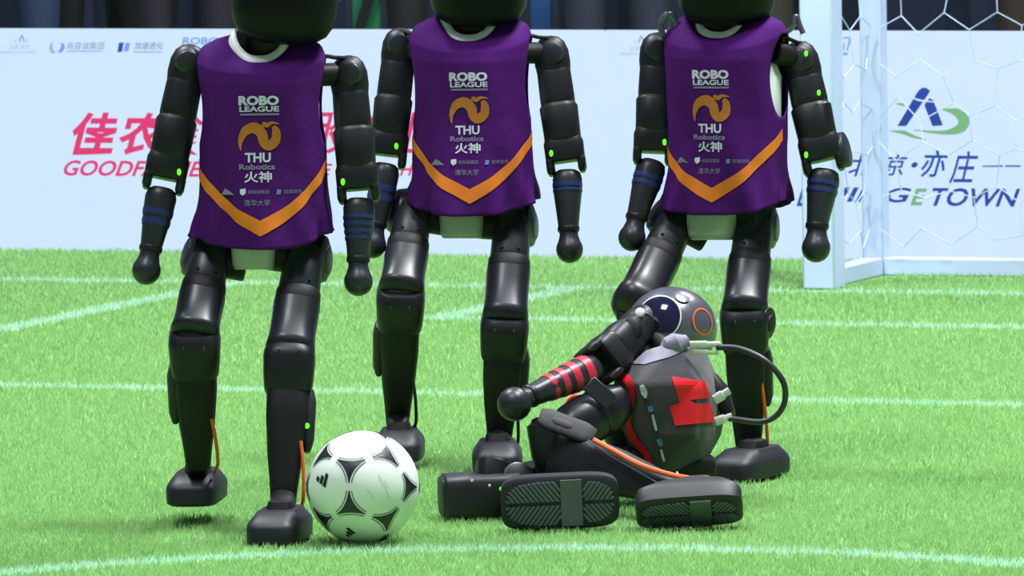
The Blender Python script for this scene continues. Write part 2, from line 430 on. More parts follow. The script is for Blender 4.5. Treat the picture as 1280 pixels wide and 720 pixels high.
btext('EIJING', 1014, 235, 1137, 258, M['sblue'], boardR, bold=.02, shear=.22)
btext('E', 1138, 236, 1157, 257, M['sgreen'], boardR, bold=.03, shear=.22)
btext('TOWN', 1163, 236, 1273, 258, M['sblue'], boardR, bold=.02, shear=.22)

# --- dark curtain far behind
vs = []; fs = []; NX = 340
for i in range(NX+1):
    a = -11+20*i/NX
    p = field(a, -5.2) - EV*(.10*math.sin(a*9.0)+.05*math.sin(a*23+1.3))
    vs += [p, p+Vector((0, 0, 5.0))]
for i in range(NX): fs.append((2*i, 2*i+2, 2*i+3, 2*i+1))
tag(make('wall_back', vs, fs, M['curtain']), 'dark navy curtain hanging behind the LED boards', None, kind='structure')

# --- things standing behind the boards
def standing_panel(name, px0, px1, D, h, mt, label, brace=False):
    a = W(px0, 40, D); b = W(px1, 40, D)
    t = empty(name, Vector(((a.x+b.x)/2, a.y, 0)), label, 'panel')
    box('panel_sheet', Vector((a.x, a.y, .03)), Vector((b.x-a.x, 0, 0)), Vector((0, .03, 0)), Vector((0, 0, h)), mt, t)
    for x in (a.x-.02, b.x): box('panel_post', Vector((x, a.y-.005, 0)), Vector((.02, 0, 0)), Vector((0, .04, 0)), Vector((0, 0, h+.05)), M['frame'], t)
    if brace: box('diagonal_strap', W(443, 34, D-.03), Vector((.035, 0, 0)), Vector((0, .02, 0)), W(463, 0, D-.03)*1-W(443, 34, D-.03)+Vector((.2, 0, .8))*.35, M['blackcl'], t)
    return t
standing_panel('green_panel', 441, 476, 26.75, 1.5, M['panelgreen'], 'green upright panel with a dark diagonal strap behind the board', True)
standing_panel('blue_panel', 664, 690, 26.8, 1.6, M['panelblue'], 'narrow blue upright panel beside the navy-trousered spectator')

def person(px, D, low, up, label, turn=0.0, seam=None):
    base = W(px, 36, D); base.z = 0
    P = {'pelvis': (0, 0, .93), 'waist': (0, 0, 1.08), 'chest': (0, 0, 1.32), 'neck': (0, 0, 1.49), 'head': (0, -.015, 1.58), 'crown': (0, -.01, 1.68),
         'hl': (-.095, 0, .88), 'kl': (-.10, -.01, .50), 'al': (-.10, .02, .09), 'tl': (-.11, -.15, .04),
         'hr': (.095, 0, .88), 'kr': (.10, -.01, .50), 'ar': (.10, .02, .09), 'tr': (.11, -.15, .04),
         'sl': (-.19, 0, 1.42), 'el': (-.25, .03, 1.14), 'wl': (-.24, -.06, .92), 'fl': (-.235, -.09, .83),
         'sr': (.19, 0, 1.42), 'er': (.25, .03, 1.14), 'wr': (.24, -.06, .92), 'fr': (.235, -.09, .83)}
    Rd = {'pelvis': .15, 'waist': .14, 'chest': .16, 'neck': .06, 'head': .095, 'crown': .075, 'h': .105, 'k': .07, 'a': .05, 't': .04, 's': .065, 'e': .05, 'w': .035, 'f': .04}
    E_ = [('pelvis', 'waist'), ('waist', 'chest'), ('chest', 'neck'), ('neck', 'head'), ('head', 'crown')]
    for s in 'lr': E_ += [('pelvis', 'h'+s), ('h'+s, 'k'+s), ('k'+s, 'a'+s), ('a'+s, 't'+s), ('chest', 's'+s), ('s'+s, 'e'+s), ('e'+s, 'w'+s), ('w'+s, 'f'+s)]
    ks = list(P); me = bpy.data.meshes.new('person'); c_, s_ = math.cos(turn), math.sin(turn)
    me.from_pydata([(P[k][0]*c_-P[k][1]*s_, P[k][0]*s_+P[k][1]*c_, P[k][2]) for k in ks], [(ks.index(a), ks.index(b)) for a, b in E_], [])
    o = bpy.data.objects.new('person', me); COL.objects.link(o)
    md = o.modifiers.new('skin', 'SKIN'); md.use_smooth_shade = True
    for i, k in enumerate(ks):
        r = Rd.get(k, Rd.get(k[0])); me.skin_vertices[0].data[i].radius = (r, r*.85)
        me.skin_vertices[0].data[i].use_root = (i == 0)
    o.modifiers.new('sub', 'SUBSURF').levels = 2
    dg = bpy.context.evaluated_depsgraph_get(); dg.update()
    m2 = bpy.data.meshes.new_from_object(o.evaluated_get(dg)); o.modifiers.clear(); o.data = m2
    for q in (low, up, M['skin'], M['hair'], M['shoe']): m2.materials.append(q)
    for p in m2.polygons:
        p.use_smooth = True; c = p.center
        if c.z < .09: i = 4
        elif c.z > 1.62 or (c.z > 1.5 and c.y > .03): i = 3
        elif c.z > 1.47 or (abs(c.x) > .19 and c.z < .9 and c.z > .6): i = 2
        elif c.z > .96 or abs(c.x) > .205: i = 1
        else: i = 0
        p.material_index = i
    o.location = base
    return tag(o, label, 'person', 'spectators behind the boards')
person(8, 25.7, M['jeans'], M['blackcl'], 'person in blue jeans standing behind the board at far left')
person(118, 26.5, M['blackcl'], M['plum'], 'person in black trousers behind the board above the small sponsor row', .3)
person(236, 25.9, M['plum'], M['blackcl'], 'person in dark plum trousers behind the board near the left robot', -.2)
person(548, 26.15, M['blackcl'], M['jeans'], 'person in black clothes behind the board, between left and middle robots', .2)
person(772, 25.6, M['navycl'], M['navycl'], 'person in grey navy clothes behind the board, between middle and right robots')
person(925, 25.8, M['olive'], M['olive'], 'person in olive brown trousers behind the right robot')
person(1310, 26.2, M['brown'], M['brown'], 'person in brown clothes behind the board at the far right edge')

# --- goal
g0 = G(1003, 362); gu, gv = (g0-GOAL_O).dot(EX), (g0-GOAL_O).dot(EV)
def gp(u, v, z): return field(gu+u, gv+v, z)
Zv = Vector((0, 0, 1))
goal = empty('football_goal', gp(1.35, -.25, 0), 'white square-post goal with loose net at the right edge', 'goal')
GW = 2.69; PA = .092; PB = .06; DEP = .5
for u in (0, GW): box('front_post', gp(u, 0, 0), EX*PA, -EV*PA, Zv*1.8, M['goal'], goal, .006)
box('crossbar', gp(PA, 0, 1.708), EX*(GW-PA), -EV*PA, Zv*PA, M['goal'], goal, .006)
for u in (0, GW+PA-PB): box('rear_post', gp(u, -DEP, 0), EX*PB, -EV*PB, Zv*1.6, M['goal'], goal, .004)
box('rear_rail', gp(PB, -DEP, 0), EX*(GW+PA-2*PB), -EV*PB, Zv*.048, M['goal'], goal, .004)
box('rear_top_rail', gp(PB, -DEP, 1.55), EX*(GW+PA-2*PB), -EV*PB, Zv*.048, M['goal'], goal, .004)
for u in (0, GW+PA-PB):
    box('side_rail', gp(u, -PA, 0), EX*PB, -EV*(DEP-PA), Zv*.048, M['goal'], goal, .004)
    box('side_top_rail', gp(u, -PA, 1.56), EX*PB, -EV*(DEP-PA), Zv*.048, M['goal'], goal, .004)
def hexnet(fn, wid, hei, s, rad, name, seed):
    g = Geo(); rr = random.Random(seed); pts = {}; ed = set()
    def P(i, j): return (round(i, 3), round(j, 3))
    dx = s*math.sqrt(3); nx = int(wid/dx)+1; ny = int(hei/(1.5*s))+1
    for j in range(ny+1):
        for i in range(nx+1):
            cx = i*dx+(dx/2 if j % 2 else 0); cy = j*1.5*s
            hx = [(cx+s*math.sin(PI/3*k), cy+s*math.cos(PI/3*k)) for k in range(6)]
            for k in range(6):
                a, b = P(*hx[k]), P(*hx[(k+1) % 6])
                if all(-.001 <= q[0] <= wid+.001 and -.001 <= q[1] <= hei+.001 for q in (a, b)): ed.add((min(a, b), max(a, b)))
    jit = {}
    def J(p):
        if p not in jit: jit[p] = fn(min(max(p[0]+rr.uniform(-.2, .2)*s, 0), wid), p[1]+rr.uniform(-.2, .2)*s, rr.uniform(-.012, .012))
        return jit[p]
    for a, b in ed: g.add(*tube_geo([J(a), J(b)], rad, 5))
    return tag(g.build(name, M['net'], goal), 'white hexagonal mesh net cord', kind='stuff')
hexnet(lambda a, b, c: gp(PB+a, -DEP+.03+c, b+.05), GW-.1, 1.5, .078, .0017, 'rear_net', 3)
hexnet(lambda a, b, c: gp(.03+c, -PA-a, b+.05), DEP-PA, 1.5, .078, .0017, 'side_net', 4)
hexnet(lambda a, b, c: gp(PB+a, -PA-b, 1.6+c*.5), GW-.1, DEP-PA, .078, .0017, 'roof_net', 5)

PRESSED = []
# ================================================================== THE BALL
bc = G(455, 681.5); BR = .1105; bc.z = BR+.004
PRESSED.append((bc.x, bc.y, .055, .055))
fb = empty('football', Vector((bc.x, bc.y, 0)), 'white football with black curved triangles beside the left robot', 'ball')
ball('cover', bc, BR, M['ballwhite'], fb, nu=64, nv=40)
gold = (1+5**.5)/2
ico = [Vector(q).normalized() for q in [(0, 1, gold), (0, -1, gold), (0, 1, -gold), (0, -1, -gold), (1, gold, 0), (-1, gold, 0), (1, -gold, 0), (-1, -gold, 0), (gold, 0, 1), (-gold, 0, 1), (gold, 0, -1), (-gold, 0, -1)]]
# source frame: edge between ico[0] and ico[1] has its midpoint at +Z and runs along Y
def dirpx(x, y):                                                   # photo direction on the ball -> world
    dx = (x-455)/70; dy = (611-y)/70; dz = math.sqrt(max(0, 1-dx*dx-dy*dy))
    return (R_*dx + U_*dy - F_*dz).normalized()
Mz = dirpx(439, 609); My = (R_ - Mz*R_.dot(Mz)).normalized()
My = (My*math.cos(.0) + Mz.cross(My)*math.sin(.0)).normalized(); Mx = My.cross(Mz)
def bw(q): return Mx*q.x + My*q.y + Mz*q.z
def on_ball(d, off): return bc + d.normalized()*(BR+off)
tris = [(i, j, k) for i in range(12) for j in range(i) for k in range(j) if all((ico[a]-ico[b]).length < 1.2 for a, b in ((i, j), (j, k), (i, k)))]
def rotd(v, axis, ang): return Matrix.Rotation(ang, 3, axis) @ v
for (i, j, k) in tris:
    vs3 = [bw(ico[i]), bw(ico[j]), bw(ico[k])]; c = (vs3[0]+vs3[1]+vs3[2]).normalized()
    N = 12; RB = math.radians(31.4); edges = []
    def arc(V, rad, half, n=N):
        """points on the circle of angular radius rad about V, centred towards c"""
        ax = V.cross(c).normalized(); p0 = rotd(V, ax, rad)
        return [rotd(p0, V, half*(2*q/n-1)) for q in range(n+1)]
    half = math.radians(28.5)
    rim = []
    order = vs3 if vs3[0].cross(vs3[1]).dot(vs3[2]) > 0 else [vs3[0], vs3[2], vs3[1]]
    for V in order: rim.append(arc(V, RB, half))
    loop = []
    for a in rim: loop += a if True else []
    # order the arcs so that the outline is continuous
    loop = list(rim[0]); rest = rim[1:]
    while rest:
        b = min(rest, key=lambda a: min((a[0]-loop[-1]).length, (a[-1]-loop[-1]).length)); rest.remove(b)
        loop += b if (b[0]-loop[-1]).length < (b[-1]-loop[-1]).length else b[::-1]
    v = [on_ball(c, .0012)]; f = []; L = len(loop)
    for s in (.33, .66, 1): v += [on_ball(c.lerp(p, s), .0012) for p in loop]
    for q in range(L): f.append((0, 1+q, 1+(q+1) % L))
    for s in range(2):
        for q in range(L): f.append((1+s*L+q, 1+s*L+(q+1) % L, 1+(s+1)*L+(q+1) % L, 1+(s+1)*L+q))
    pn = make('curved_triangle', v, f, M['ballblack'], fb, sharp=80)
    g = Geo()
    for V in order:
        a1 = arc(V, math.radians(28.9), math.radians(27.5), 16); a2 = arc(V, math.radians(29.7), math.radians(27.5), 16)
        g.add([on_ball(p, .0012) for p in a1]+[on_ball(p, .0012) for p in a2], [(q, q+1, 18+q, 17+q) for q in range(16)])
    tag(g.build('edge_line', M['ballblack'], pn, sharp=80), kind='stuff')
def ball_mark(x, y, rot, s, name, mt):
    """three slanted bars printed on the cover"""
    for i, (h, o) in enumerate(((.35, -1.0), (.65, 0), (1.0, 1.0))):
        P = [(o*3.2-1.3, 0), (o*3.2+1.3, 0), (o*3.2+1.3-h*4, h*9), (o*3.2-1.3-h*4, h*9)]
        Q = [(x+s*(p[0]*math.cos(rot)-p[1]*math.sin(rot)), y-s*(p[0]*math.sin(rot)+p[1]*math.cos(rot))) for p in P]
        make(name, [on_ball(dirpx(*q), .001) for q in Q], [(0, 1, 2, 3)], mt, fb, smooth=False)
ball_mark(404, 606, -2.6+PI*.62, 1.65, 'three_bar_mark', M['ballblack'])
ball_mark(442, 669, .5, 1.2, 'three_bar_mark', M['ballblack'])
for a, b in (((475, 594), (490, 625)), ((482, 600), (487, 611)), ((461, 612), (470, 625))):
    v2, f2 = stroke2d([a, ((a[0]+b[0])/2, (a[1]+b[1])/2), b], [.9, .9, .9], 3)
    make('grey_print', [on_ball(dirpx(*q), .0009) for q in v2], f2, M['ballgrey'], fb, smooth=False)

# ================================================================== THE STANDING ROBOTS
BZ = [-.005, .03, .10, .20, .28, .33, .37, .395, .41, .417]
BW = [.131, .130, .126, .125, .127, .130, .131, .121, .093, .066]
BD = [.104, .102, .096, .092, .094, .094, .088, .077, .066, .060]
class Body:
    """the torso frame of a robot: z up from the bib's hem, yaw about the vertical"""
    def __init__(s, o, yaw, seed):
        s.o = Vector(o); c, q = math.cos(yaw), math.sin(yaw)
        s.X = Vector((c, q, 0)); s.Y = Vector((-q, c, 0)); s.seed = seed
    def dims(s, z, k=1.0): return np.interp(z, BZ, BW)*k, np.interp(z, BZ, BD)*k
    def fold(s, ph, z):
        h = max(0, 1-z/.15)
        return .007*h*math.sin(4*ph+s.seed)+.0045*h*math.sin(9*ph+2.1*s.seed+z*20)+.003*h*math.sin(15*ph+s.seed-z*30)+.0015*math.sin(6*ph+18*z+s.seed)
    def S(s, ph, z, off=0.0):
        w, d = s.dims(z); n = 2.7; fo = s.fold(ph, z)
        x = (w+fo+off)*sgp(math.sin(ph), 2/n); y = -(d+fo+off)*sgp(math.cos(ph), 2/n)
        drop = .052*max(0, math.cos(ph))**1.6*min(1, max(0, (z-.30)/.117))**1.3
        flare = (.014 if ph < 0 else .004)*max(0, 1-z/.09)**1.5*(abs(math.sin(ph))**2)
        return s.o + s.X*(x+math.copysign(flare, x)) + s.Y*y + Vector((0, 0, z-drop+.026*max(0, 1-z/.07)*abs(math.sin(ph))**2.5))
    def xz(s, x, z, off=.0018):
        """front point of the bib at sideways x and height z"""
        w, d = s.dims(z); n = 2.7; r = max(-.98, min(.98, x/w)); ph = math.asin(sgp(r, n/2))
        return s.S(ph, z, off)
def make_bib(b, root):
    NP, NZ = 112, 64; v = []; q = []
    zs = np.linspace(-.005, .417, NZ)
    for z in zs:
        for k in range(NP):
            ph = 2*PI*k/NP-PI; v.append([ph, z])
    f = []
    def hole(ph, z):
        r = 9
        for c in (PI/2, -PI/2):
            d = (ph-c+PI) % (2*PI)-PI; r = min(r, math.hypot(d/.46, (z-.285)/.088))
        return r
    for i in range(NZ-1):
        for k in range(NP):
            q4 = (i*NP+k, i*NP+(k+1) % NP, (i+1)*NP+(k+1) % NP, (i+1)*NP+k)
            phm = v[q4[0]][0]+PI/NP; zm = (zs[i]+zs[i+1])/2
            if hole(phm, zm) > 1: f.append(q4)
    cnt = {}
    for q4 in f:
        for a in range(4):
            e = tuple(sorted((q4[a], q4[(a+1) % 4]))); cnt[e] = cnt.get(e, 0)+1
    bd = {i for e, c in cnt.items() if c == 1 for i in e}
    for i in bd:
        ph, z = v[i]; r = hole(ph, z)
        if .6 < r < 1.4:
            c = PI/2 if ph > 0 else -PI/2; v[i] = [c+(ph-c)/r, .285+(z-.285)/r]
    used = sorted({i for q4 in f for i in q4}); mp = {i: n for n, i in enumerate(used)}
    o = make('bib', [b.S(*v[i]) for i in used], [tuple(mp[i] for i in q4) for q4 in f], M['purple'], root, sharp=80)
    sd = o.modifiers.new('cloth', 'SOLIDIFY'); sd.thickness = .003; sd.offset = -1
    o['label'] = 'purple sleeveless bib'
    return o
def bib_text(b, bib, s, x0, x1, y0, y1, mt, bold=0.0, shear=0.0, name='bib_lettering'):
    v, f = text2d(s, bold, shear); X0, X1 = (x0-325)/625, (x1-325)/625; Z0, Z1 = (306-y1)/625, (306-y0)/625
    return make(name, [b.xz(X0+p[0]*(X1-X0), Z0+p[1]*(Z1-Z0)) for p in v], f, mt, bib, smooth=False, recalc=False)
def bib_shape(b, bib, vf, mt, name):
    v, f = vf
    return make(name, [b.xz((p[0]-325)/625, (306-p[1])/625) for p in v], f, mt, bib, smooth=False, recalc=False)
def bib_print(b, bib):
    # orange chevron, wrapping round to the sides
    for nm, sg in (('chevron_band', -1), ('chevron_band', 1)):
        N = 36; v = []; f = []
        for i in range(N+1):
            t = i/N; w_ = .127
            if t < .7: xx = t/.7*.116; ph = math.asin(min(1, xx/w_)**1.35)
            else: ph0 = math.asin((.116/w_)**1.35); ph = ph0+(t-.7)/.3*(1.55-ph0); xx = .116+(t-.7)/.3*.02
            ph *= sg; zc = .037+.56*xx+5.2*max(0, xx-.04)**2
            hw = .0155*(1-.22*t)
            for j in range(5): v.append(b.S(ph, zc+hw*(j/2-1), .0016))
        for i in range(N):
            for j in range(4): f.append((i*5+j, i*5+j+1, (i+1)*5+j+1, (i+1)*5+j))
        make(nm, v, f, M['orange'], bib, sharp=80)
    bib_text(b, bib, 'ROBO', 300, 350, 118, 130, M['print'], .05)
    bib_text(b, bib, 'LEAGUE', 301, 350, 131, 138, M['print'], .03)
    bib_shape(b, bib, stroke2d([(302, 141.2), (318, 141.2), (334, 141.2), (350, 141.2)], [2.6, 2.6, 2.6, 2.6], 4), M['dimprint'], 'fine_print')
    bib_shape(b, bib, stroke2d([(302, 186), (302, 174), (308, 162), (319, 158), (328, 165), (331, 176), (337, 180), (345, 174), (346, 163), (343, 156)], [1, 6, 11, 14, 13, 12, 13, 12, 10, 5], 7), M['dimorange'], 'flame_emblem')
    bib_shape(b, bib, stroke2d([(329, 158), (331, 153), (335, 155), (341, 152), (350, 153)], [2, 5, 6, 4, 1], 5), M['dimorange'], 'flame_crest')
    bib_text(b, bib, 'THU', 307, 339, 189, 201, M['print'], .03)
    bib_text(b, bib, 'Robotics', 300, 344, 203, 210, M['dimprint'], .03)
    bib_text(b, bib, '火神', 306, 340, 212, 226, M['print'], .02)
    bib_shape(b, bib, ([(275, 241), (281, 233), (285, 235), (293, 241)], [(0, 1, 2, 3)]), M['dimprint'], 'peak_mark')
    bib_shape(b, bib, ([(301, 234), (308, 233), (308, 239), (304, 242), (301, 239)], [(0, 1, 2, 3, 4)]), M['print'], 'shield_mark')
    bib_text(b, bib, '尚容诚集团', 311, 336, 235, 240, M['dimprint'])
    bib_shape(b, bib, ([(346, 235), (351, 235), (350, 241), (345, 241)], [(0, 1, 2, 3)]), M['blueprint'], 'blue_mark')
    bib_text(b, bib, '加速进化', 354, 376, 235, 240, M['dimprint'])
    bib_text(b, bib, '清华大学', 306, 337, 247, 255, M['dimprint'])

def arm(root, P, S, E1, H, inner, led=None, led_shift=0, tape=('bluetape', ((.36, .46), (.52, .62))), sc=1.1, disc_side=0, extra=(), hk=1.0):
    """S shoulder centre, E1 elbow block centre, H centre of the ball hand; inner = torso-side anchor"""
    k = sc; S, E1, H = Vector(S), Vector(E1), Vector(H)
    u = (E1-S).normalized(); fdir = (H-E1).normalized()
    sh = loft('shoulder_joint', S-u*.033*k, S+u*.045*k, [(0, .006*k, .006*k, 2), (.05, .018*k, .018*k, 2), (.18, .028*k, .029*k, 2.2), (.4, .034*k, .036*k, 2.3), (.7, .035*k, .037*k, 2.4), (1, .032*k, .034*k, 2.4)], M['black'], root)
    side = (Vector(inner)-S).normalized()
    disc('shoulder_cap', S+Vector((0, -.028*k, .0))-side*.004, (side*.3+Vector((0, -1, .12))), .022*k, .026*k, M['grey'], sh, rr=.006)
    disc('shoulder_axle', (S+Vector(inner))/2, side, .021*k, (Vector(inner)-S).length, M['dark'], root)
    tube('shoulder_strap', [S+Vector((0, -.012, .029*k)), S+side*.026*k+Vector((0, -.014, .031*k)), S+side*.047*k+Vector((0, -.012, .033*k)), S+side*.052*k+Vector((0, -.004, .012*k))], .0038*k, M['dark'], root)
    Et = E1-u*.034*k; mid = S.lerp(Et, .60)
    loft('upper_arm', S+u*.028*k, mid+u*.004, [(0, .031*k, .034*k, 2.8), (.2, .033*k, .036*k, 3), (.8, .034*k, .036*k, 3), (1, .034*k, .036*k, 3)], M['black'], root, rr=.005*k)
    loft('arm_sleeve', mid, Et+u*.012, [(0, .0345*k, .037*k, 3), (.12, .0375*k, .039*k, 3), (1, .036*k, .038*k, 3)], M['black'], root, rr=.005*k)
    A, B, X, Y, Z = frame_of(Et, E1+u*.018*k)
    el = loft('elbow_joint', Et, E1+u*.016*k, [(0, .036*k, .035*k, 4), (.3, .039*k, .037*k, 4.5), (1, .0385*k, .036*k, 4.5)], M['black'], root, rr=.006*k)
    for sx in (-1, 1):
        q = E1+u*.010*k+X*(sx*.0305*k)
        loft('elbow_fork', q, q+u*.030*k, [(0, .0085*k, .032*k, 4), (.7, .0085*k, .030*k, 4), (1, .006*k, .024*k, 3)], M['black'], root, rr=.003)
    if disc_side: disc('elbow_cover', E1+X*(disc_side*.041*k)+u*.006, X+Y*.25, .033*k, .016*k, M['grey'], root, rr=.005)
    if led is not None:
        q = E1+X*(led*k)+Y*.0375*k-u*led_shift
        v, f = ball_geo(q, .0042, .003, .0068, 12, 8); make('indicator_light', v, f, M['led'], el)
    # forearm, bands, ball hand
    T = E1+u*.034*k; L = (H-T).length
    fa = loft('forearm', T, H-fdir*.040*k, [(0, .019*k, .022*k, 2.2), (.04, .0255*k, .026*k, 2.4), (.15, .029*k, .028*k, 2.4), (.4, .0275*k, .028*k, 2.2), (.75, .0225*k, .024*k, 2.1), (1, .0195*k, .020*k, 2)], M['grey'], root)
    La = ((H-fdir*.040*k)-T).length
    for t0, t1 in tape[1]:
        wa = np.interp([t0, t1], [0, .15, .4, .75, 1], [.0262, .0298, .0284, .0236, .0206])*k
        A2, B2 = T.lerp(H-fdir*.04*k, t0), T.lerp(H-fdir*.04*k, t1)
        loft('tape_band', A2, B2, [(0, wa[0], wa[0], 2.3), (.5, wa.mean()+.0004, wa.mean()+.0004, 2.3), (1, wa[1], wa[1], 2.3)], M[tape[0]], fa)
    loft('wrist_ring', H-fdir*.047*k, H-fdir*.034*k, [(0, .0215*k, .0215*k, 2), (1, .0215*k, .0215*k, 2)], M['black'], root, rr=.004*k)
    r = .0265*k*hk
    for ex, et, _ in extra:
        Xs = frame_of(S, E1)[2]; v, f = ball_geo(S+u*et+Xs*ex+Vector((0, -.045*k, 0)), .004, .003, .006, 12, 8); make('indicator_light', v, f, M['led'], sh)
    sec = [(0, .0185*k, .0185*k, 2), (.12, .018*k, .018*k, 2), (.27, .0205*k, .0205*k, 2)]
    Ha = H-fdir*.036*k; LL = .036*k+r
    for i in range(9):
        a = math.radians(38+142*i/8); sec.append(((.036*k-r*math.cos(a))/LL, max(r*math.sin(a), .0012), max(r*math.sin(a), .0012), 2))
    sec = [s for i, s in enumerate(sec) if i < 2 or s[0] > sec[i-1][0]]
    loft('hand', Ha, H+fdir*r, sec, M['grey'], root, sharp=80)

def foot(root, c, fwd, lift=0.0, up=(0, 0, 1), w=.053, l=.114, name='foot', press=True):
    """c = centre of the sole, fwd = toe direction; a rounded shoe block"""
    up = Vector(up).normalized(); fw = Vector(fwd); fw = (fw-up*fw.dot(up)).normalized()
    if lift < .03 and press: PRESSED.append((c[0], c[1], .062, .12))
    c = Vector(c)+Vector((0, 0, lift+.006)); h = .062
    secs = [(0, w-.007, l-.007, 4.6), (.08, w, l, 4.8), (.52, w+.001, l, 4.8), (.66, w-.001, l-.004, 4.6), (.82, w-.008, l-.016, 4.4, 0, -.003), (1, w-.016, l-.034, 4.2, 0, -.008)]
    o = loft(name, c, c+up*h, secs, M['rubber'], root, front=fw, K=40, sharp=50)
    A, B, X, Y, Z = frame_of(c, c+up*h, fw)
    loft('ankle_block', c-Y*.018+up*.05, c-Y*.018+up*.078, [(0, .027, .038, 4), (1, .024, .031, 4)], M['dark'], o, front=fw, rr=.005)
    return o, X, Y, up, c

def leg(root, P, hip, knee, ank, fc, fwd, lift=0.0, outer=1, led=False, cable=True, cableside=1, kneedisc=False, bent=False, cmat='ocable', c0=.60):
    """hip, knee, ankle centres; fc sole centre; outer = image side of the outside (+1 right)"""
    hip, knee, ank = Vector(hip), Vector(knee), Vector(ank)
    u = (knee-hip).normalized(); A, B, X, Y, Z = frame_of(hip, knee)
    hj = disc('hip_joint', hip+X*(outer*.024)+Vector((0, .018, .0)), X*1.0+Y*.25*outer, .052, .052, M['gloss'], root, rr=.022)
    disc('hip_cap', hip+X*(outer*.047)+Vector((0, .014, 0)), X*1.0+Y*.25*outer, .030, .010, M['grey'], hj, rr=.004)
    disc('hip_axle', hip-X*(outer*.048)+Vector((0, .01, 0)), X, .036, .055, M['dark'], root, rr=.006)
    L = (knee-hip).length
    t1 = .46
    th = loft('thigh', hip-u*.030, hip+u*(L*t1-.016), [(0, .031, .036, 2.6), (.2, .037, .042, 2.8), (.6, .041, .043, 2.6), (1, .042, .044, 2.4)], M['grey'], root, rr=.008)
    for sx in (-.018, .018): 
        q = hip+u*(L*t1-.030)+X*sx+Y*.043; v, f = ball_geo(q, .0035, .003, .0035, 10, 6); make('bolt', v, f, M['dark'], th)
    loft('thigh_collar', hip+u*(L*t1-.020), hip+u*(L*t1+.012), [(0, .045, .046, 2.5), (1, .046, .047, 2.5)], M['dark'], root, rr=.004)
    s0 = hip+u*(L*t1+.008)
    tail = [(.90, .0500, .0545, 3.2), (1.0, .0495, .050, 3.2, 0, -.003), (1.08, .045, .040, 3, 0, -.006), (1.14, .032, .026, 2.6, 0, -.008)]
    if bent: tail = [(.88, .0520, .0570, 3), (1.0, .0535, .0590, 2.8), (1.12, .051, .055, 2.6), (1.24, .043, .044, 2.4), (1.32, .028, .028, 2.2), (1.35, .010, .010, 2)]
    loft('thigh_shell', s0, knee+u*.004, [(0, .047, .047, 2.6), (.25, .0465, .047, 2.6), (.55, .046, .048, 2.7), (.8, .048, .053, 3.0), *tail], M['gloss'], root, K=32, sharp=60)
    L2 = (ank-knee).length; d = (ank-knee).normalized(); A, B, X2, Y2, Z2 = frame_of(knee, ank)
    kn = loft('knee', knee-d*.022, knee+d*.080, [(0, .038, .032, 2.8, 0, .0), (.07, .0455, .044, 3, 0, .003), (.18, .0505, .053, 3.5, 0, .003), (.32, .0520, .0565, 4, 0, .002), (.7, .0500, .052, 4.5), (1, .0475, .046, 4.5)], M['black'], root, rr=.007, K=32)
    for sx in (-.02, .02):
        v, f = ball_geo(knee+d*.004+X2*sx+Y2*.0575, .003, .002, .0045, 10, 6); make('bolt', v, f, M['grey'], kn)
    if kneedisc:
        q = knee+d*.018+X2*(outer*.047)+Y2*.016
        disc('knee_cover', q, X2+Y2*.5*outer, .034, .014, M['black'], kn, rr=.004); disc('knee_hub', q+X2*(outer*.007)+Y2*.003, X2+Y2*.5*outer, .018, .012, M['dark'], kn, rr=.003)
    tk = .080/L2
    loft('shin', knee+d*.070, ank+d*.008, [(0, .042, .044, 4.5), (.25, .0415, .042, 4.5), (.55, .036, .036, 4.2), (.8, .029, .030, 4), (1, .025, .028, 4)], M['dark'], root, rr=.004)
    cq = knee+d*(L2*.42)+X2*(outer*.043)-Y2*.004
    cc = loft('calf_cover', cq-d*.055, cq+d*.072, [(0, .010, .022, 3), (.2, .0145, .027, 3), (.8, .013, .026, 3), (1, .008, .018, 3)], M['rubber'], root, rr=.006)
    if led:
        q = cq+d*.022+Y2*.029-X2*(outer*.002); v, f = ball_geo(q, .0055, .003, .0055, 12, 8); make('indicator_light', v, f, M['led'], cc)
    if cable:
        s = cableside
        tube('cable', [knee+d*(L2*c0)+X2*(s*.030)+Y2*.034, knee+d*(L2*(c0*.5+.46))+X2*(s*.037)+Y2*.032, ank-d*.01+X2*(s*.040)+Y2*.022, ank+d*.026+X2*(s*.032)-Y2*.002], .0036, M[cmat], root)
    o, fx, fy, fu, c2 = foot(root, fc, fwd, lift)
    loft('ankle', ank-d*.004, Vector(fc)+Vector((0, 0, lift+.055))-fy*.018, [(0, .024, .026, 3), (1, .026, .030, 3)], M['dark'], root)

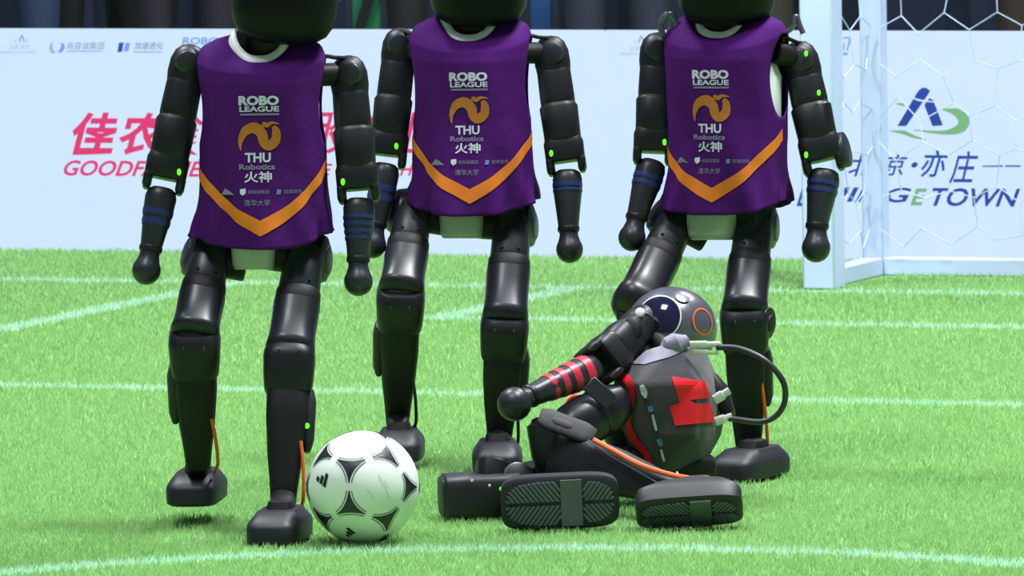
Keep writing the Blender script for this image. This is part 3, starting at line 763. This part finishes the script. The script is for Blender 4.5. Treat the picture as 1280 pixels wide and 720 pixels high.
def standing(name_label, ctr, hem, D, yaw, seed, head, arms, legs, pelv, neckpx):
    P = lambda x, y, off=0.0: W(x, y, D+off)
    base = P(ctr, hem); base.z = 0
    root = empty('humanoid_robot', base, name_label, 'robot', 'robots in purple bibs')
    b = Body(P(ctr, hem), yaw, seed)
    # white torso shell under the bib
    zs = [.05, .07, .10, .20,  .28, .31, .335, .352]
    secs = []
    for z in zs:
        w, d = b.dims(z, .90); kk = 1 if z < .30 else (1-.55*(z-.30)/.052)
        secs.append(((z-.05)/.302, w*kk, d*kk, 2.7))
    loft('torso_shell', b.o+Vector((0, 0, .05)), b.o+Vector((0, 0, .352)), secs, M['white'], root, front=-b.Y, K=40, sharp=60)
    bib = make_bib(b, root); bib_print(b, bib)
    # neck and head
    v = []; f = []; K = 48
    for rs, dz in ((1.02, -.022), (.985, -.004), (.90, .007), (.80, .013), (.74, .008)):
        for k in range(K):
            q = b.S(2*PI*k/K, .417)-b.o; v.append(b.o+Vector((q.x*rs, q.y*rs, q.z+dz)))
    for i in range(4):
        for k in range(K): f.append((i*K+k, i*K+(k+1) % K, (i+1)*K+(k+1) % K, (i+1)*K+k))
    make('collar', v, f, M['white'], root, sharp=80)
    hx, hy, hw, hh, hoff, tilt = head; hc = P(hx, hy, hoff); s = D/FPX
    nb = P(*neckpx)
    loft('neck', nb, nb.lerp(hc, .65), [(0, .051, .047, 2.2), (.25, .053, .050, 2.2), (.6, .054, .052, 2.2), (1, .050, .050, 2.2)], M['dark'], root, rr=.006)
    ca, sa = math.cos(tilt), math.sin(tilt)
    ax = (Vector((ca, 0, sa)), Vector((0, 1, 0)), Vector((-sa, 0, ca)))
    hs = hw*s; hz = hh*s
    hd = loft('head', hc-ax[2]*hz, hc+ax[2]*hz, [(0, hs*.42, .045, 2.4), (.03, hs*.66, .066, 2.5), (.08, hs*.84, .083, 2.6), (.16, hs*.95, .094, 2.7), (.28, hs, .10, 2.7), (.5, hs, .10, 2.6), (.75, hs*.86, .088, 2.5), (.92, hs*.55, .056, 2.4), (1, hs*.2, .02, 2.3)], M['headblack'], root, K=40, sharp=60)
    v, f = ball_geo(hc+Vector((0, -.016, .030)), hw*s*.80, .090, hh*s*.70, 36, 22, ax)
    make('visor', v, f, M['visor'], hd, sharp=80)
    for sx in (-1, 1): disc('ear_disc', hc+ax[0]*(sx*hw*s*.97), ax[0], .030, .02, M['grey'], hd, rr=.006)
    # pelvis
    (x0, y0, x1, y1) = pelv; pc = P((x0+x1)/2, y0-6, -.012); pe = P((x0+x1)/2, y1, -.012); w = (x1-x0)/2*s
    loft('pelvis', pc, pe, [(0, w, .052, 4), (.45, w*1.0, .052, 4), (.85, w*.95, .048, 4), (1, w*.90, .040, 4)], M['pelvis'], root, front=-b.Y, rr=.004)
    q = P((x0+x1)/2, y0-2, .02)
    box('hip_beam', q-b.X*(w+.06)-b.Y*.03-Vector((0, 0, .035)), b.X*(2*w+.12), b.Y*.06, Vector((0, 0, .05)), M['dark'], root, .006)
    for a in arms: arm(root, P, P(*a['S']), P(*a['E']), P(*a['H']), b.o+b.X*(a['side']*.105)+Vector((0, 0, .335)), **a.get('k', {}))
    for l in legs: leg(root, P, P(*l['hip']), P(*l['knee']), P(*l['ank']), G(*l['foot']), l['fwd'], **l.get('k', {}))
    return root, b, P

standing('left robot in purple bib, one foot lifted, beside the ball', 331, 304, 17.0, -.05, .6,
    (358, -22, 66, 76, -.05, -.10),
    [dict(S=(236, 78, 0), E=(208, 213, -.02), H=(183, 338, -.05), side=-1, k=dict(led=.024, led_shift=-.002)),
     dict(S=(436, 92, 0), E=(447, 226, -.02), H=(448, 352, -.05), side=1, k=dict(led=-.026, led_shift=-.004, tape=('bluetape', ((.28, .34), (.40, .46), (.52, .58), (.63, .68)))))],
    [dict(hip=(262, 322, 0), knee=(243, 420, -.09), ank=(248, 578, .02), foot=(247, 655), fwd=(-.10, -1, 0), k=dict(lift=.040, outer=-1, cableside=1)),
     dict(hip=(380, 322, 0), knee=(362, 442, -.10), ank=(354, 628, -.15), foot=(350, 679), fwd=(-.16, -1, 0), k=dict(outer=1, led=True, cableside=1))],
    (290, 305, 345, 337), (333, 84, -.002))
standing('middle robot in purple bib with both arms hanging straight', 592, 263, 18.15, -.07, 2.2,
    (598, -40, 62, 72, -.05, .0),
    [dict(S=(500, 56, .02), E=(485, 184, 0), H=(466, 306, -.03), side=-1, k=dict(led=.016)),
     dict(S=(689, 66, 0), E=(706, 192, -.02), H=(712, 312, -.05), side=1, k=dict(led=-.026, tape=('bluetape', ((.22, .29), (.32, .37)))))],
    [dict(hip=(516, 268, 0), knee=(501, 366, -.10), ank=(497, 524, .06), foot=(499, 587), fwd=(-.04, -1, 0), k=dict(lift=.018, outer=-1, cableside=1, cmat='bcable')),
     dict(hip=(640, 281, 0), knee=(631, 402, -.10), ank=(624, 552, -.02), foot=(622, 591), fwd=(.0, -1, 0), k=dict(outer=1, cableside=1, cmat='bcable'))],
    (550, 266, 605, 298), (593, 60, -.002))
rob3, _b, _P = standing('right robot in purple bib standing behind the fallen robot', 911, 262, 17.95, -.40, 4.1,
    (908, -42, 62, 74, -.05, .0),
    [dict(S=(822, 62, .04), E=(817, 180, .02), H=(790, 297, -.02), side=-1, k=dict(led=.020, led_shift=0, tape=('bluetape', ((.26, .34), (.38, .46))))),
     dict(S=(1000, 74, 0), E=(1026, 190, -.02), H=(1020, 310, -.05), side=1, k=dict(led=-.028, led_shift=-.004, disc_side=1, sc=1.16, extra=((.014, -.012, 'S'), (.022, .075, 'S')), tape=('bluetape', ((.20, .28), (.34, .42)))))],
    [dict(hip=(846, 276, .02), knee=(797, 378, -.10), ank=(838, 520, .16), foot=(838, 588), fwd=(-.35, -1, 0), k=dict(outer=-1, cable=False, bent=True)),
     dict(hip=(942, 282, 0), knee=(930, 392, -.10), ank=(936, 570, -.02), foot=(938, 600), fwd=(-.50, -1, 0), k=dict(outer=1, cableside=1, kneedisc=True, c0=.42))],
    (862, 264, 922, 300), (905, 56, -.002))

for pts, r in (([(829, 46), (826, 30), (834, 18), (844, 26), (843, 42)], .007), ([(845, 44), (838, 34), (842, 14)], .005), ([(983, 40), (990, 34), (995, 20), (999, 30), (1004, 42)], .006)):
    tube('shoulder_bracket', [W(x, y, 17.93) for x, y in pts], r, M['pelvis'] if False else M['dome'], rob3)

# ================================================================== THE FALLEN ROBOT
FD = 17.3
fr = empty('fallen_robot', G(790, 620), 'fallen robot in a black bib with red number lying on the turf', 'robot')
P = lambda x, y, off=0.0: W(x, y, FD+off)
# --- torso and bib: a draped sheet over a slumped trunk
bp = {'a': (846, 425, -.03), 'b': (806, 438, -.04), 'c': (766, 474, -.05), 'd': (770, 520, .0), 'e': (788, 564, .0), 'f': (819, 595, -.04), 'g': (880, 584, .01),
      'h': (902, 545, .05), 'i': (910, 502, .06), 'j': (886, 444, .04), 'm': (801, 481, -.125), 'k': (872, 478, -.07), 'l': (868, 545, -.07), 'n': (818, 545, -.085)}
nm = list(bp); front = ['abm', 'bcm', 'cdm', 'dnm', 'den', 'efn', 'amk', 'mnlk', 'nfgl', 'akj', 'kij', 'klhi', 'lgh']
rim = 'abcdefghij'
bv = [P(*bp[q]) for q in nm]; nb_ = len(bv)
cen = P(835, 515, .16)
for q in rim: bv.append(bv[nm.index(q)].lerp(cen, .25)+Vector((0, .10, 0)))
bf = [tuple(nm.index(q) for q in w) for w in front]
for i in range(len(rim)):
    a, b = nm.index(rim[i]), nm.index(rim[(i+1) % len(rim)]); bf.append((a, b, nb_+(i+1) % len(rim), nb_+i))
bf.append(tuple(nb_+i for i in range(len(rim))))
fbib = make('bib', bv, bf, M['bibblack'], fr, sharp=180)
fbib['label'] = 'black bib with red edging'
bm = bmesh.new(); bm.from_mesh(fbib.data); bmesh.ops.triangulate(bm, faces=[q for q in bm.faces if len(q.verts) == 4]); bm.to_mesh(fbib.data); bm.free()
sb = fbib.modifiers.new('soft_edges', 'BEVEL'); sb.width = .007; sb.segments = 3; sb.limit_method = 'ANGLE'; sb.angle_limit = math.radians(8)
dg = bpy.context.evaluated_depsgraph_get(); dg.update()
ev = bpy.data.meshes.new_from_object(fbib.evaluated_get(dg)); fbib.modifiers.clear(); fbib.data = ev
ev.polygons.foreach_set('use_smooth', [True]*len(ev.polygons)); ev.set_sharp_from_angle(angle=math.radians(28))
o0 = origin_of(fr)
tree = BVHTree.FromPolygons([v.co+o0 for v in ev.vertices], [tuple(p.vertices) for p in ev.polygons])
def drape(x, y, off):
    """the spot of the bib seen at a photo pixel, lifted off the cloth"""
    d = (W(x, y, 1)-CAM).normalized(); h = tree.ray_cast(CAM, d)
    if h[0] is None:
        h = tree.find_nearest(W(x, y, FD))
    n = h[1] if h[1].dot(d) < 0 else -h[1]
    return h[0]+n*off
def decal(name, polys, mt, off=.002, step=4):
    g = Geo()
    for p in polys:
        vv, ff = cdt(p, step) if not isinstance(p, tuple) else p
        g.add([drape(x, y, off) for x, y in vv], ff)
    return g.build(name, mt, fbib, smooth=False, recalc=False)
decal('number_four', [[(839, 471), (881, 477), (887, 497), (862, 500), (869, 505), (887, 504), (893, 527), (844, 532), (836, 508), (849, 503)]], M['red'])
decal('shoulder_yoke', [[(846, 427), (808, 439), (790, 455), (806, 456), (836, 447), (862, 436)]], M['greycloth'], .002)
decal('red_edging', [stroke2d([(778, 468), (789, 481), (791, 500), (786, 525), (793, 548), (808, 566), (817, 588)], [9, 9, 7, 8, 10, 8, 5], 6)], M['red'], .003)
decal('sponsor_strip', [stroke2d([(802, 482), (805, 489), (807, 497)], [4, 7, 3], 3)], M['print'], .0025)
decal('sponsor_strip', [stroke2d([(812, 507), (813, 511), (814, 514)], [5, 6, 4], 3)], M['slightblue'] if False else M['blueprint'], .0025)
decal('sponsor_strip', [stroke2d([(815, 518), (818, 530), (820, 538)], [2.5, 3, 2.5], 3)], M['print'], .0025)
decal('sponsor_strip', [stroke2d([(823, 548), (825, 553), (826, 557)], [5, 6, 4], 3)], M['blueprint'], .0025)
decal('sponsor_strip', [stroke2d([(826, 561), (828, 569), (830, 576)], [2.5, 3, 2.5], 3)], M['print'], .0025)
# loose lower flap of the bib over the hip
loft('bib_flap', P(752, 486, .075), P(800, 588, .065), [(0, .020, .05, 2.6), (.15, .034, .06, 2.6), (.5, .040, .06, 2.6), (.85, .030, .05, 2.6), (1, .018, .04, 2.6)], M['bibblack'], fr, rr=.01, sharp=80)
tube('red_hem', [P(752, 486, -.02), P(738, 500, .0), P(718, 496, .02), P(705, 510, .05)], .005, M['red'], fr)
# --- head
hc = P(839, 412, .10); v, f = ball_geo(hc, .094, .094, .088, 44, 28)
fh = make('head', v, f, M['dome'], fr, sharp=80)
vd = Vector((-.46, -.80, .38)).normalized()
def cap(name, ctr, axis, rad, half, mt, parent, off=.0015, sq=1.0):
    """a patch of a sphere about an axis"""
    ax = Vector(axis).normalized(); s1 = ax.cross(Vector((0, 0, 1))).normalized(); s2 = s1.cross(ax); v = [ctr+ax*(rad+off)]; f = []; K = 36; Rn = 8
    for i in range(1, Rn+1):
        for k in range(K):
            a = 2*PI*k/K; t = half*i/Rn; q = (ax*math.cos(t)+(s1*math.cos(a)*sq+s2*math.sin(a))*math.sin(t)).normalized(); v.append(ctr+q*(rad+off))
    for k in range(K): f.append((0, 1+k, 1+(k+1) % K))
    for i in range(Rn-1):
        for k in range(K): f.append((1+i*K+k, 1+i*K+(k+1) % K, 1+(i+1)*K+(k+1) % K, 1+(i+1)*K+k))
    return make(name, v, f, mt, parent, sharp=80)
def ringcap(name, ctr, axis, rad, h0, h1, mt, parent, off=.002, sq=1.0):
    ax = Vector(axis).normalized(); s1 = ax.cross(Vector((0, 0, 1))).normalized(); s2 = s1.cross(ax); v = []; f = []; K = 44
    for t in (h0, h1):
        for k in range(K):
            a = 2*PI*k/K; v.append(ctr+(ax*math.cos(t)+(s1*math.cos(a)*sq+s2*math.sin(a))*math.sin(t)).normalized()*(rad+off))
    for k in range(K): f.append((k, (k+1) % K, K+(k+1) % K, K+k))
    return make(name, v, f, mt, parent, sharp=80)
def headdir(x, y):
    d = (W(x, y, 1)-CAM).normalized(); oc = CAM-hc; b_ = oc.dot(d); cc_ = oc.length_squared-.0915**2; t = -b_-math.sqrt(max(b_*b_-cc_, 0)); return (CAM+d*t-hc).normalized()
cap('visor', hc, headdir(822, 396), .0925, .50, M['visor'], fh, .0035)
ringcap('visor_rim', hc, headdir(822, 396), .0925, .50, .53, M['connector'], fh, .0035)
cap('ear_disc', hc, headdir(878, 402), .0925, .26, M['dome'], fh, .0025)
ringcap('ear_ring', hc, headdir(878, 402), .0925, .265, .30, M['ocable'], fh, .004)
cap('dome_crown', hc, headdir(853, 372), .0925, .16, M['dome'], fh, .0025)
# --- collar cloth and white connectors
loft('collar', P(824, 438, -.03), P(860, 424, -.02), [(0, .008, .014, 2.4), (.25, .020, .024, 2.4), (.6, .023, .028, 2.4), (1, .012, .016, 2.4)], M['greycloth'], fr, rr=.006)
for (x0, y0, x1, y1, r) in ((862, 431, 900, 430, .0075), (866, 439, 898, 441, .006), (893, 500, 912, 488, .010), (894, 527, 915, 520, .009)):
    loft('connector', P(x0, y0, -.05), P(x1, y1, -.05), [(0, r, r, 4), (.55, r, r, 4), (.6, r*.75, r*.75, 3), (1, r*.75, r*.75, 3)], M['connector'], fr, rr=.001)
loft('socket', P(890, 470, .06), P(912, 520, .04), [(0, .012, .03, 3), (.4, .022, .04, 3), (1, .014, .03, 3)], M['dark'], fr, rr=.004)
tube('cable_loop', [P(896, 434, -.05), P(925, 436, -.07), P(958, 452, -.09), P(980, 480, -.09), P(978, 510, -.08), P(955, 527, -.07), P(910, 523, -.05)], .0062, M['bcable'], fr, K=10)
# --- arm reaching to the left
arm(fr, P, P(804, 404, .05), P(756, 448, -.06), P(643, 505, -.22), P(842, 450, 0), led=None, tape=('redtape', ((.14, .25), (.34, .44), (.52, .60), (.68, .75))), sc=1.15, hk=1.15)
disc('arm_boss', P(788, 413, -.03), (-.3, -1, .35), .024, .02, M['black'], fr, rr=.005)
disc('arm_bolt', P(800, 391, .0), (-.3, -1, .35), .010, .014, M['white'], fr, rr=.004)
# --- hips and near leg: thigh towards the camera, knee bent, shin coming back to the right
loft('pelvis', P(770, 575, .02), P(892, 583, .05), [(0, .030, .05, 3), (.3, .040, .06, 3), (.8, .036, .06, 3), (1, .024, .04, 3)], M['dark'], fr, rr=.01)
loft('thigh', P(774, 502, -.07), P(706, 540, -.17), [(0, .040, .040, 2.4), (.2, .049, .049, 2.2), (.38, .051, .051, 2.2), (.42, .045, .045, 2.2), (.5, .045, .045, 2.2), (.54, .052, .052, 2.2), (.85, .049, .049, 2.2), (1, .040, .040, 2.2)], M['gloss'], fr, rr=.006, sharp=50)
q0 = P(727, 478, -.15)
A_, B_, X_, Y_, Z_ = frame_of(P(735, 479, -.165), P(770, 509, -.165), (-.2, -1, .5))
box('label_plate', A_-X_*.018+Y_*.001, Z_*.062, X_*.036, Y_*.006, M['grey'], fr, .002)
loft('knee', P(688, 519, -.17), P(700, 596, -.17), [(0, .034, .044, 4), (.12, .040, .052, 5), (.6, .040, .052, 5), (1, .034, .046, 5)], M['gloss'], fr, front=(-.5, -1, .2), rr=.010)
A_, B_, X_, Y_, Z_ = frame_of(P(674, 520, -.245), P(744, 546, -.245), (0, -.8, .75))
kp = loft('knee_plate', A_, B_, [(0, .020, .006, 3), (.15, .026, .006, 3), (.8, .026, .006, 3), (1, .018, .006, 3)], M['dark'], fr, front=(0, -.8, .75), rr=.002)
loft('knee_slot', A_.lerp(B_, .22)+Y_*.0055, A_.lerp(B_, .58)+Y_*.0055, [(0, .006, .002, 2), (.2, .010, .002, 2), (.8, .010, .002, 2), (1, .006, .002, 2)], M['dark'], kp, front=(0, -.8, .75))
sh = loft('shin', P(694, 566, -.20), P(866, 622, -.33), [(0, .046, .034, 4), (.12, .052, .038, 4.2), (.45, .047, .036, 4.2), (.8, .030, .030, 4), (1, .024, .026, 4)], M['rubber'], fr, rr=.006, K=32)
tube('cable', [P(742, 550, -.28), P(770, 565, -.305), P(800, 581, -.335), P(840, 594, -.35), P(884, 601, -.365)], .0055, M['ocable'], fr)
tube('thin_wire', [P(735, 550, -.28), P(760, 568, -.30), P(800, 591, -.335), P(838, 613, -.36)], .0018, M['sole'], fr, K=6)
tube('thin_wire', [P(846, 590, -.28), P(850, 600, -.30), P(842, 614, -.33)], .0018, M['connector'], fr, K=6)
ftn, fx, fy, fu, fc2 = foot(fr, W(862, 646, 16.80), (-1, -.10, -.20), 0, (-.02, .66, .75), w=.052, l=.106, press=False)
def treads(c, X, Y, up, w, l, par):
    """grey ribs on a sole: slanted bars either side of a mid groove and a plain centre pad (Y toe, X across)"""
    inside = lambda a, b: (abs(a)/(l-.012))**3.4+(abs(b)/(w-.010))**3.4 < 1
    g = Geo(); dn = -up
    for half in (1, -1):
        for k in range(-16, 17):
            x0 = k*.0098
            seg = []
            for i in range(40):
                b = half*(.004+(w-.006)*i/39); a = x0+(abs(b)*.75 if x0 > -.02 else -abs(b)*.75)
                if inside(a, b) and not (-.046 < a < .0-.002): seg.append((a, b))
            if len(seg) > 4:
                (a0, b0), (a1, b1) = seg[0], seg[-1]; hw = .0034
                o = c+Y*(a0-hw)+X*b0; E1 = Y*(2*hw); E2 = Y*(a1-a0)+X*(b1-b0)
                g.add(*box_geo(o, E1, E2, dn*.004))
    tag(g.build('tread_rib', M['sole'], par, smooth=False), kind='stuff')
    o = c+Y*(-.044)-X*(w-.008); box('centre_pad', o, Y*.042, X*(2*w-.016), dn*.0045, M['sole'], par)
treads(fc2, fx, fy, fu, .052, .106, ftn)
# --- far leg folded flat on the turf, its sole to the camera
loft('knee', P(550, 621, -.24), P(650, 616, -.22), [(0, .040, .05, 4.5), (.06, .045, .055, 5), (.34, .046, .055, 5), (.36, .044, .053, 5), (1, .044, .055, 5)], M['rubber'], fr, rr=.006)
kb = loft('thigh', P(640, 604, -.14), P(790, 582, .02), [(0, .036, .04, 3), (.5, .044, .044, 2.6), (1, .044, .044, 2.6)], M['gloss'], fr, rr=.01)
loft('knee_cap', P(612, 606, -.22), P(618, 578, -.20), [(0, .030, .045, 3), (.8, .036, .045, 3), (1, .030, .04, 3)], M['black'], fr, rr=.005)
disc('knee_cover', P(648, 598, -.25), (.35, -1, .5), .034, .016, M['gloss'], fr, rr=.005)
loft('shin', P(640, 622, -.28), P(705, 628, -.36), [(0, .036, .036, 4), (1, .030, .030, 4)], M['dark'], fr, rr=.006)
v, f = ball_geo(P(627.5, 611, -.315), .0055, .003, .0045, 12, 8); make('indicator_light', v, f, M['led'], fr)
for x, y in ((590, 601), (612, 607)): 
    v, f = ball_geo(P(x, y, -.305), .003, .002, .003, 8, 6); make('bolt', v, f, M['connector'], fr)
ft2, fx, fy, fu, fc2 = foot(fr, W(700, 632.5, 16.80), (-1, 0, -.03), 0, (.0, .99, .10), w=.054, l=.117, press=False)
treads(fc2, fx, fy, fu, .054, .117, ft2)

# ================================================================== THE TURF AND ITS MARKINGS
bx_, by_ = blades(560000); 
_u, _v = uv(bx_, by_); keep = _v > -1.16
for (cx, cy, r1, r2) in PRESSED: keep &= ((bx_-cx)/r1)**2+((by_-cy)/r2)**2 > 1      # blades flattened under feet and ball
keep &= ~((_u > gu-.01) & (_u < gu+.10) & (_v < .01) & (_v > -.62)) & ~((_u > gu) & (_v < -.49) & (_v > -.57))
bx_, by_ = bx_[keep], by_[keep]; li = lines_of(bx_, by_)
tag(blade_mesh('grass', bx_[li < 0], by_[li < 0], M['turf']), 'short bright green artificial grass blades of the pitch', 'grass', kind='stuff')
for i, lab in enumerate(['white goal line running along the foot of the goal post', 'white line of the goal area nearest the goal, behind the robots',
                         'long white penalty area line crossing behind the ball', 'slanting white side line of the penalty area at far left',
                         'curved white circle line in the foreground below the ball', 'short slanting white side line of the goal area behind the middle robot']):
    k = li == i
    ob = blade_mesh('pitch_line', bx_[k], by_[k], M['turfline'], 1.03)
    tag(ob, lab, 'pitch line', 'white pitch markings', kind='structure')
